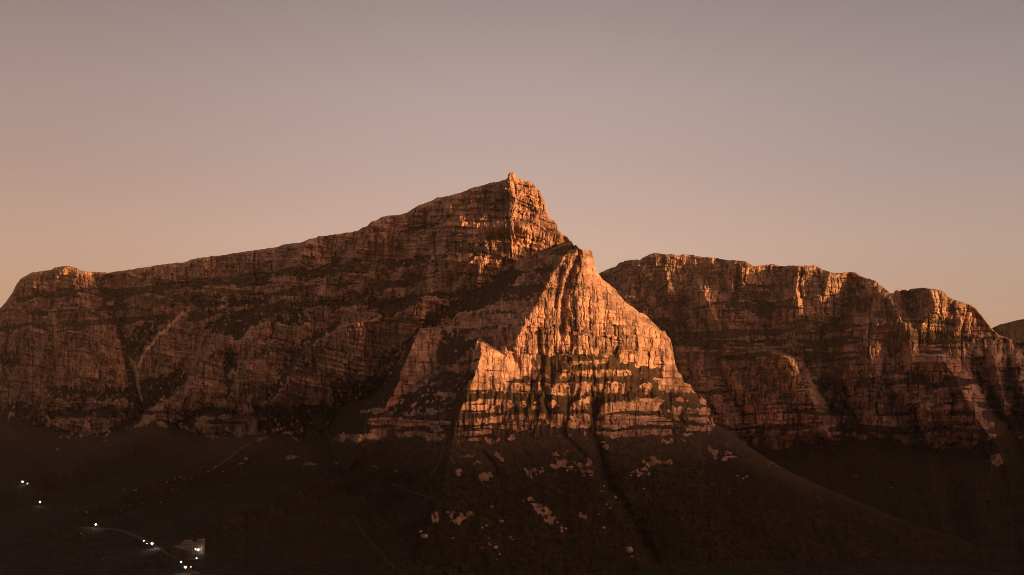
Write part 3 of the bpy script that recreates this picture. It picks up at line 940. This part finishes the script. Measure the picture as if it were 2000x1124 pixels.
    for p in ([(1660, 545), (1690, 560), (1670, 610), (1640, 620), (1632, 560)], [(1600, 620), (1640, 620), (1622, 660), (1612, 760), (1600, 800), (1570, 720), (1600, 660)],
              [(1180, 560), (1260, 570), (1340, 590), (1345, 700), (1320, 690), (1260, 620)], [(1320, 700), (1440, 690), (1480, 800), (1420, 830), (1380, 800)],
              [(1450, 520), (1470, 560), (1440, 570)], [(1620, 700), (1700, 790), (1700, 850), (1620, 850)], [(1780, 750), (1850, 752), (1840, 850), (1790, 850)],
              [(1945, 770), (2050, 775), (2050, 820), (1955, 815)], [(1740, 650), (1790, 640), (1800, 680), (1750, 690)]):
        cl = np.where(polymask(PX + 3 * wob, PY + 2 * wob, p), cl * 0.8, cl)  # patches toned toward scrub, one painting shade on the range's left part
    for p in ([(1933, 890), (1952, 885), (1962, 905), (1948, 912), (1936, 905)],):
        cl = np.where(polymask(PX + wob, PY + wob, p), 1.0, cl)
    v, v2, ox, gap = cells(PX / 6, PY / 5, 191)
    cl = np.maximum(cl, 0.6 * (v < 0.05) * sstep(0.15, 0.4, gap))
    cl = blur_cols(blur_rows(cl, 1), 1)
    slope = 0.35 + 2.9 * (1 - cl)
    integ = -np.cumsum(slope * dpy, 0)
    det = integ - blur_rows(integ, 34)
    D = D + np.clip(det, -36, 36) * sstep(0, 8, PY - ys[None])
    rel, tone, joint = rock_relief(U * 0.72, Z * 0.72, 105, 1.8)
    clm = blur_cols(blur_rows(cl, 3), 3)
    D = D - 1.5 * rel * (0.4 + 0.6 * clm) * (1 - 0.75 * apron) * sstep(-2, 10, PY - ys[None])
    D = D - (1 - clm) * (7 * fbm(U / 34, Z / 80, 4, 144) + 1.6 * fbm(U / 7, Z / 7, 2, 147))
    for line, wd, dep in (([(1290, 590), (1330, 620), (1345, 700), (1360, 770)], 14, 40), ([(1664, 560), (1640, 620), (1615, 680), (1625, 800)], 14, 60),
                          ([(1345, 560), (1346, 660)], 5, 26), ([(1746, 575), (1790, 620)], 5, 20), ([(1925, 690), (1935, 760), (1950, 810)], 8, 40),
                          ([(1780, 760), (1790, 850)], 10, 30), ([(1480, 600), (1498, 660), (1480, 690)], 8, 26), ([(1972, 700), (1974, 760)], 5, 24)):
        d = linedist(PX + wob, PY, line, wd * 2.5)
        D = D + dep * np.exp(-(d / wd) ** 2)
    X, Y, Z = unproject(PX, PY, D)
    attrs = {'rock': cl * (1 - 0.7 * joint), 'tone': tone, 'scree': np.zeros_like(D), 'scrub': np.maximum(apron, 0.35 * hol)}
    X, Y, Z, attrs = close_sheet(X, Y, Z, attrs, [(10, 2), (60, 10), (240, 50), (600, 240), (1000, 900)], [], PX, D[-1])
    # the foot runs down into the valley
    X = np.concatenate([X, X[-1:], X[-1:]])
    Y = np.concatenate([Y, Y[-1:] - 150, Y[-1:] - 300])
    Z = np.concatenate([Z, Z[-1:] - 60, np.minimum(Z[-1:] - 130, 100)])
    for kk in attrs:
        attrs[kk] = np.concatenate([attrs[kk], attrs[kk][-1:], attrs[kk][-1:]])
    o = grid_mesh('mountain_range', X, Y, Z, attrs, M_RANGE)
    return tag(o, 'hazy row of rocky buttresses behind the peak on the right', 'mountain range', kind='structure')


range_sheet()


def far_hill():
    px = np.arange(1840, 2320, 3.0)
    ys = ip(px, [(1840, 700), (1900, 665), (1930, 645), (1942, 639), (1955, 634), (1970, 630), (1985, 626), (2000, 624), (2040, 622), (2120, 640), (2320, 720)])
    ys = ys + 1.2 * fbm(px / 14, px * 0, 3, 210)
    nrow = 90
    t = np.linspace(0, 1, nrow)[:, None]
    PX = np.repeat(px[None], nrow, 0)
    PY = ys[None] + 190 * t
    D = 5600 - 3.2 * (PY - ys[None]) - 18 * fbm(PX / 24, PY / 40, 4, 220)
    cl = sstep(0.1, 0.5, fbm(PX / 20, PY / 7, 3, 230))
    X, Y, Z = unproject(PX, PY, D)
    at = {'scrub': 1.0 + 0 * D, 'rock': cl * 0.25, 'tone': 0.5 + 0 * D, 'scree': 0 * D}
    X, Y, Z, at = close_sheet(X, Y, Z, at, [(40, 4), (300, 60), (800, 700)], [], PX, D[-1])
    o = grid_mesh('far_hill', X, Y, Z, at, M_RANGE)
    return tag(o, 'dark rounded hilltop just beyond the right end of the range', 'hill', kind='structure')


far_hill()

# ------------------------------------------------------------------ ground and the hill the viewer stands on
M_SCRUB = plain('scrub', (0.05, 0.038, 0.02), 0.95, 0.3, 0.02)


def near_hill():
    gx = np.linspace(-2600, 7400, 220)
    gy = np.linspace(-3600, 3800, 200)
    X, Y = np.meshgrid(gx, gy)
    d = np.hypot(X, Y)
    Z = 100 + 346 * np.exp(-d / 560)
    # an unseen shoulder on the right, its crest shaped to shade the mountain's foot
    ax, ay, bx, by = 1500, 300, 5200, 3300
    vx, vy = bx - ax, by - ay
    t = ((X - ax) * vx + (Y - ay) * vy) / (vx * vx + vy * vy)
    tc_ = np.clip(t, -0.35, 1)
    dist = np.hypot(X - ax - tc_ * vx, Y - ay - tc_ * vy)
    Z = np.maximum(Z, 100 + (np.interp(tc_, [-0.35, 0.0, 0.14, 0.20, 0.30, 0.48, 0.62, 1.0], [600, 665, 665, 640, 640, 730, 840, 1000]) + 14 * fbm(X / 400, Y / 400, 4, 310)) * np.exp(-(dist / 520) ** 2))
    Z = Z + 5 * fbm(X / 120, Y / 120, 4, 300) * sstep(60, 200, d)
    # nothing of it may stand in the valley in front of the viewer
    lim = np.where(Y > 200, sstep(0.50, 0.75, np.abs(X) / np.maximum(Y, 1)), 1)
    Z = 100 + (Z - 100) * np.where(d > 700, lim, 1)
    o = grid_mesh('hill', X, Y, Z, {}, M_SCRUB)
    return tag(o, 'scrub covered hill the viewer stands on, with an unseen shoulder shaped to cast shade', 'hill', kind='structure')


HILL_H = 470.0
near_hill()
g = 26000.0
X, Y = np.meshgrid(np.linspace(-g, g, 60), np.linspace(-g, g, 60))
o = grid_mesh('ground', X, Y, 92 + 4 * fbm(X / 3000, Y / 3000, 3, 320), {}, M_SCRUB)
tag(o, 'dark scrubland plain around the mountains', 'ground', kind='structure')

# ------------------------------------------------------------------ the lit road at the foot of the left slope
M_ROAD = plain('asphalt', (0.024, 0.019, 0.014), 0.9, 0.2, 0.3)
M_POLE = plain('dark_steel', (0.05, 0.045, 0.04), 0.5, 0.2, 2.0)
M_WALL = plain('pale_plaster', (0.155, 0.125, 0.115), 0.9, 0.15, 0.6)
M_ROOF = plain('concrete_roof', (0.145, 0.115, 0.105), 0.9, 0.2, 0.4)
M_GLASS = plain('dark_glass', (0.03, 0.03, 0.035), 0.15, 0.2, 1.0)
M_STONE = rock_material('boulder_stone', (0.44, 0.30, 0.21), (0.30, 0.20, 0.14), (0.34, 0.19, 0.11), (0.05, 0.035, 0.02), (0.09, 0.06, 0.035))


def ribbon(name, pts, width, lift, label):
    """a road laid on the slope along the given bearings"""
    P = []
    p = np.array(pts, float)
    for i in range(len(p) - 1):
        for k in range(6):
            q = p[i] + (p[i + 1] - p[i]) * k / 6
            P.append(on_front(q[0], q[1])[0])
    P.append(on_front(*p[-1])[0])
    # even out the bumps of the slope under it
    for _ in range(3):
        P = [P[0]] + [(P[i - 1] + P[i] * 2 + P[i + 1]) / 4 for i in range(1, len(P) - 1)] + [P[-1]]
    bm = bmesh.new()
    prev = None
    for i, c in enumerate(P):
        d = (P[min(i + 1, len(P) - 1)] - P[max(i - 1, 0)])
        d.z = 0
        d.normalize()
        n = Vector((-d.y, d.x, 0)) * width / 2
        ring = [bm.verts.new(c + n + Vector((0, 0, lift))), bm.verts.new(c - n + Vector((0, 0, lift))),
                bm.verts.new(c - n * 1.1 + Vector((0, 0, -3))), bm.verts.new(c + n * 1.1 + Vector((0, 0, -3)))]
        if prev:
            for a in range(4):
                bm.faces.new((prev[a], prev[(a + 1) % 4], ring[(a + 1) % 4], ring[a]))
        prev = ring
    me = bpy.data.meshes.new(name)
    bm.to_mesh(me)
    bm.free()
    me.materials.append(M_ROAD)
    o = bpy.data.objects.new(name, me)
    C.objects.link(o)
    return tag(o, label, 'road', kind='structure')


ribbon('road', [(150, 1030), (190, 1032), (232, 1036), (272, 1050), (298, 1066), (332, 1088), (362, 1096), (392, 1092)], 9, 1.0,
       'pale road curving past the lamps on the dark slope')
ribbon('service_road', [(352, 1099), (358, 1108), (370, 1116), (392, 1122)], 6, 1.0, 'short lit side road bending below the pale building')


def mesh_obj(name, bm, mat, parent=None, smooth=False):
    me = bpy.data.meshes.new(name)
    bm.normal_update()
    bm.to_mesh(me)
    bm.free()
    me.materials.append(mat)
    if smooth:
        me.polygons.foreach_set('use_smooth', [True] * len(me.polygons))
    o = bpy.data.objects.new(name, me)
    C.objects.link(o)
    if parent:
        o.parent = parent
    return o


def tube(bm, a, b, r0, r1, n=10):
    a, b = Vector(a), Vector(b)
    z = (b - a).normalized()
    x = z.orthogonal().normalized()
    y = z.cross(x)
    lo = [bm.verts.new(a + (x * math.cos(2 * math.pi * i / n) + y * math.sin(2 * math.pi * i / n)) * r0) for i in range(n)]
    hi = [bm.verts.new(b + (x * math.cos(2 * math.pi * i / n) + y * math.sin(2 * math.pi * i / n)) * r1) for i in range(n)]
    for i in range(n):
        bm.faces.new((lo[i], lo[(i + 1) % n], hi[(i + 1) % n], hi[i]))
    bm.faces.new(lo[::-1])
    bm.faces.new(hi)


def box(bm, c, s, rz=0.0):
    g = bmesh.ops.create_cube(bm, size=1.0)
    for v in g['verts']:
        x, y, z = v.co.x * s[0], v.co.y * s[1], v.co.z * s[2]
        v.co = Vector((c[0] + x * math.cos(rz) - y * math.sin(rz), c[1] + x * math.sin(rz) + y * math.cos(rz), c[2] + z))


LAMP_MATS = {}


def lamp(px, py, r, col, strength, label, power, h=8.0):
    """a pole with a short arm, a shade and a glowing globe; the globe hangs at the given bearing"""
    p, d = on_front(px, py + h * F / 1600.0)
    for _ in range(3):
        p, d = on_front(px, py + h * F / d)
    root = bpy.data.objects.new('street_lamp', None)
    root.location = p
    C.objects.link(root)
    tag(root, label, 'street lamp', 'lamps lit at dusk on the dark slope')
    bm = bmesh.new()
    tube(bm, (0, 0, -1.5), (0, 0, 0.8), 0.22, 0.20)
    tube(bm, (0, 0, 0.8), (0, 0, h + 0.6 + r), 0.12, 0.08)
    mesh_obj('pole', bm, M_POLE, root)
    bm = bmesh.new()
    tube(bm, (0, 0, h + 0.5 + r), (0, -0.9, h + 0.8 + r), 0.07, 0.06)
    mesh_obj('arm', bm, M_POLE, root)
    bm = bmesh.new()
    tube(bm, (0, -0.9, h + r * 0.72), (0, -0.9, h + 0.85 + r), r * 0.75, 0.12, 14)
    mesh_obj('lamp_shade', bm, M_POLE, root)
    bm = bmesh.new()
    bmesh.ops.create_uvsphere(bm, u_segments=16, v_segments=10, radius=r)
    for v in bm.verts:
        v.co += Vector((0, -0.9, h))
    key = (col, strength)
    if key not in LAMP_MATS:
        LAMP_MATS[key] = emit('lamp_glow', col, strength)
    mesh_obj('bulb', bm, LAMP_MATS[key], root, True)
    if power:
        ld = bpy.data.lights.new('lamp_light', 'POINT')
        ld.energy = power
        ld.color = col
        ld.shadow_soft_size = r
        lo = bpy.data.objects.new('lamp_light', ld)
        lo.location = (0, -1.2 - r, h - 0.6)
        lo.parent = root
        C.objects.link(lo)


WHITE, CREAM, AMBER, RED = (1.0, 0.96, 0.90), (1.0, 0.90, 0.66), (1.0, 0.66, 0.22), (1.0, 0.30, 0.10)
for a in ((44, 941, 1.25, WHITE, 40, 'large white lamp high on the dark slope by the left edge', 900),
          (54, 945, 0.5, CREAM, 24, 'tiny lamp close beside the large white one by the left edge', 0),
          (78, 981, 1.15, CREAM, 40, 'lone cream lamp below the pair at the left edge', 900),
          (187, 1025, 1.2, CREAM, 40, 'single bright lamp at the bend of the dim road', 500),
          (297, 1062, 1.4, WHITE, 46, 'brightest white lamp at the top of the lit road', 1600),
          (281, 1057, 0.55, AMBER, 20, 'small amber lamp left of the brightest white one', 0),
          (287, 1062, 0.45, RED, 12, 'little red lamp between the amber and brightest white lamps', 0),
          (387, 1074, 1.15, CREAM, 40, 'cream lamp against the lower right corner of the pale building', 250),
          (382, 1073, 0.5, CREAM, 24, 'faint lamp touching the cream one at the building corner', 0),
          (384, 1091, 0.55, WHITE, 30, 'small white lamp alone below the pale building', 0),
          (362, 1108, 1.3, CREAM, 44, 'big cream lamp lowest of all, beside the side road', 1000),
          (354, 1098, 0.6, CREAM, 26, 'small cream lamp just above left of the lowest big one', 0),
          (373, 1108, 0.5, RED, 12, 'small red lamp right of the lowest big cream one', 0)):
    lamp(*a)

# ------------------------------------------------------------------ the pale building above the lamps
root = bpy.data.objects.new('building', None)
p, d = on_front(374, 1080)
root.location = p
C.objects.link(root)
tag(root, 'pale flat roofed building of stepped blocks above the lamps on the slope', 'building')
m = d / F                                                   # metres to one measured pixel out there
blocks_ = [(-17, 0, 14, 9, 9.5), (-6.0, 3.5, 11, 11, 17.0), (4.5, 2.0, 12, 10, 14.0), (12.0, 6.5, 9.5, 8, 18.5), (-13, 9, 9, 8, 14)]
for bx_, by_, wx, wy, hh in blocks_:
    bm = bmesh.new()
    box(bm, (bx_, by_, hh / 2 - 2.5), (wx, wy, hh + 5))
    wl_ = mesh_obj('wall', bm, M_WALL, root)
    bm = bmesh.new()
    box(bm, (bx_, by_, hh + 0.25), (wx + 0.8, wy + 0.8, 0.5))
    box(bm, (bx_ + wx * 0.2, by_ + wy * 0.1, hh + 1.0), (wx * 0.25, wy * 0.3, 1.0))
    mesh_obj('roof', bm, M_ROOF, root)
    k = 0
    for zz in np.arange(2.0, hh - 1.6, 3.4):
        for xx in np.arange(-wx / 2 + 1.8, wx / 2 - 1.0, 3.0):
            bm = bmesh.new()
            box(bm, (bx_ + xx, by_ - wy / 2 - 0.02, zz), (1.3, 0.12, 1.5))
            wn = mesh_obj('window', bm, M_GLASS, root)
            k += 1

# ------------------------------------------------------------------ boulders and blocks lying on the lower slopes
BALLS = []
for k in range(5):
    bm = bmesh.new()
    bmesh.ops.create_icosphere(bm, subdivisions=3, radius=1.0)
    co = np.array([v.co[:] for v in bm.verts])
    r = 1 + 0.22 * noise(co[:, 0] * 1.3 + k * 9, co[:, 1] * 1.3 + co[:, 2], 500 + k) + 0.16 * noise(co[:, 0] * 2.6, co[:, 2] * 2.6 + co[:, 1], 510 + k)
    q = co * r[:, None]
    # flatten a few sides, as broken stone
    for j in range(6):
        n = rng.normal(size=3)
        n /= np.linalg.norm(n)
        h = q @ n
        q = q - np.outer(np.maximum(h - 0.72, 0) * 0.85, n)
    for v, c in zip(bm.verts, q):
        v.co = Vector((c[0] * 1.1, c[1], c[2] * 0.85))
    me = bpy.data.meshes.new('boulder')
    bm.to_mesh(me)
    bm.free()
    at = me.attributes.new('rock', 'FLOAT', 'POINT')
    at.data.foreach_set('value', np.ones(len(me.vertices), np.float32))
    at = me.attributes.new('tone', 'FLOAT', 'POINT')
    at.data.foreach_set('value', np.full(len(me.vertices), 0.6, np.float32))
    me.materials.append(M_STONE)
    BALLS.append(me)


def boulder(px, py, r_px, label, group):
    p, d = on_front(px, py + r_px * 0.5)
    r = r_px * d / F
    o = bpy.data.objects.new('boulder', BALLS[int(rng.randint(5))])
    o.location = p + Vector((0, -r * 0.3, r * 0.45))
    o.rotation_euler = (0, 0, float(rng.rand() * 6.28))
    o.scale = (r * float(rng.uniform(0.9, 1.15)), r, r * float(rng.uniform(0.85, 1.1)))
    C.objects.link(o)
    tag(o, label, 'boulder', group)


for px_, py_, r_, lab in ((829, 1047, 6.5, 'largest pale round boulder, alone on the slope below the pyramid face'),
                          (822, 1039, 3.5, 'tall narrow boulder touching the largest pale one from above'),
                          (979, 1018, 4.5, 'bright upright boulder right of the broken rock field'),
                          (968, 1069, 4.2, 'bright boulder at the head of the stony trail'),
                          (1097, 1038, 3.8, 'pale boulder at the foot of the slanting outcrop'),
                          (1105, 1033, 3.0, 'smaller boulder beside the pale one under the slanting outcrop'),
                          (1180, 1031, 4.0, 'flat boulder right of the hooked outcrop'),
                          (1202, 972, 4.0, 'oval grey boulder by the dark ravine'),
                          (1230, 1074, 7.0, 'big reddish boulder standing alone by the lower ravine'),
                          (874, 1001, 2.6, 'bright little boulder above the broken rock field')):
    boulder(px_, py_, r_, lab, 'boulders on the lower slopes')
small = [(950, 1027), (942, 1031), (885, 1051), (955, 1051), (997, 1050), (1001, 1054), (941, 1070), (955, 1061), (957, 1064), (976, 1083), (970, 1093), (960, 990),
         (1185, 985), (1192, 992), (1170, 1005), (1175, 960), (1180, 950), (1258, 955), (1440, 930), (1452, 935), (1458, 931), (1740, 953)]
for px_, py_ in small:
    boulder(px_, py_, float(rng.uniform(1.6, 2.8)), 'small pale stone scattered on the dark slope under the pyramid face', 'stones scattered under the pyramid face')
for k in range(34):
    t = rng.rand()
    px_ = 150 + 290 * t + rng.uniform(-25, 25)
    py_ = 1005 - 105 * t + abs(rng.normal(0, 34)) - 8
    boulder(px_, py_, float(rng.uniform(0.8, 1.9)), 'little stone dotted along the grassy spur above the lamps', 'stones along the left spur')

# ------------------------------------------------------------------ evening haze
bm = bmesh.new()
box(bm, (0, 0, (84 + 1140) / 2), (56000, 56000, 1140 - 84))
me = bpy.data.meshes.new('haze')
bm.to_mesh(me)
bm.free()
hm = bpy.data.materials.new('haze')
hm.use_nodes = True
hn = hm.node_tree
for n in list(hn.nodes):
    hn.nodes.remove(n)
ho = hn.nodes.new('ShaderNodeOutputMaterial')
pv = hn.nodes.new('ShaderNodeVolumePrincipled')
pv.inputs['Color'].default_value = (0.93, 0.74, 0.62, 1)
pv.inputs['Density'].default_value = 1.3e-5
hn.links.new(pv.outputs[0], ho.inputs['Volume'])
me.materials.append(hm)
o = bpy.data.objects.new('haze', me)
C.objects.link(o)
tag(o, 'thin evening haze over the valley', 'haze', kind='stuff')
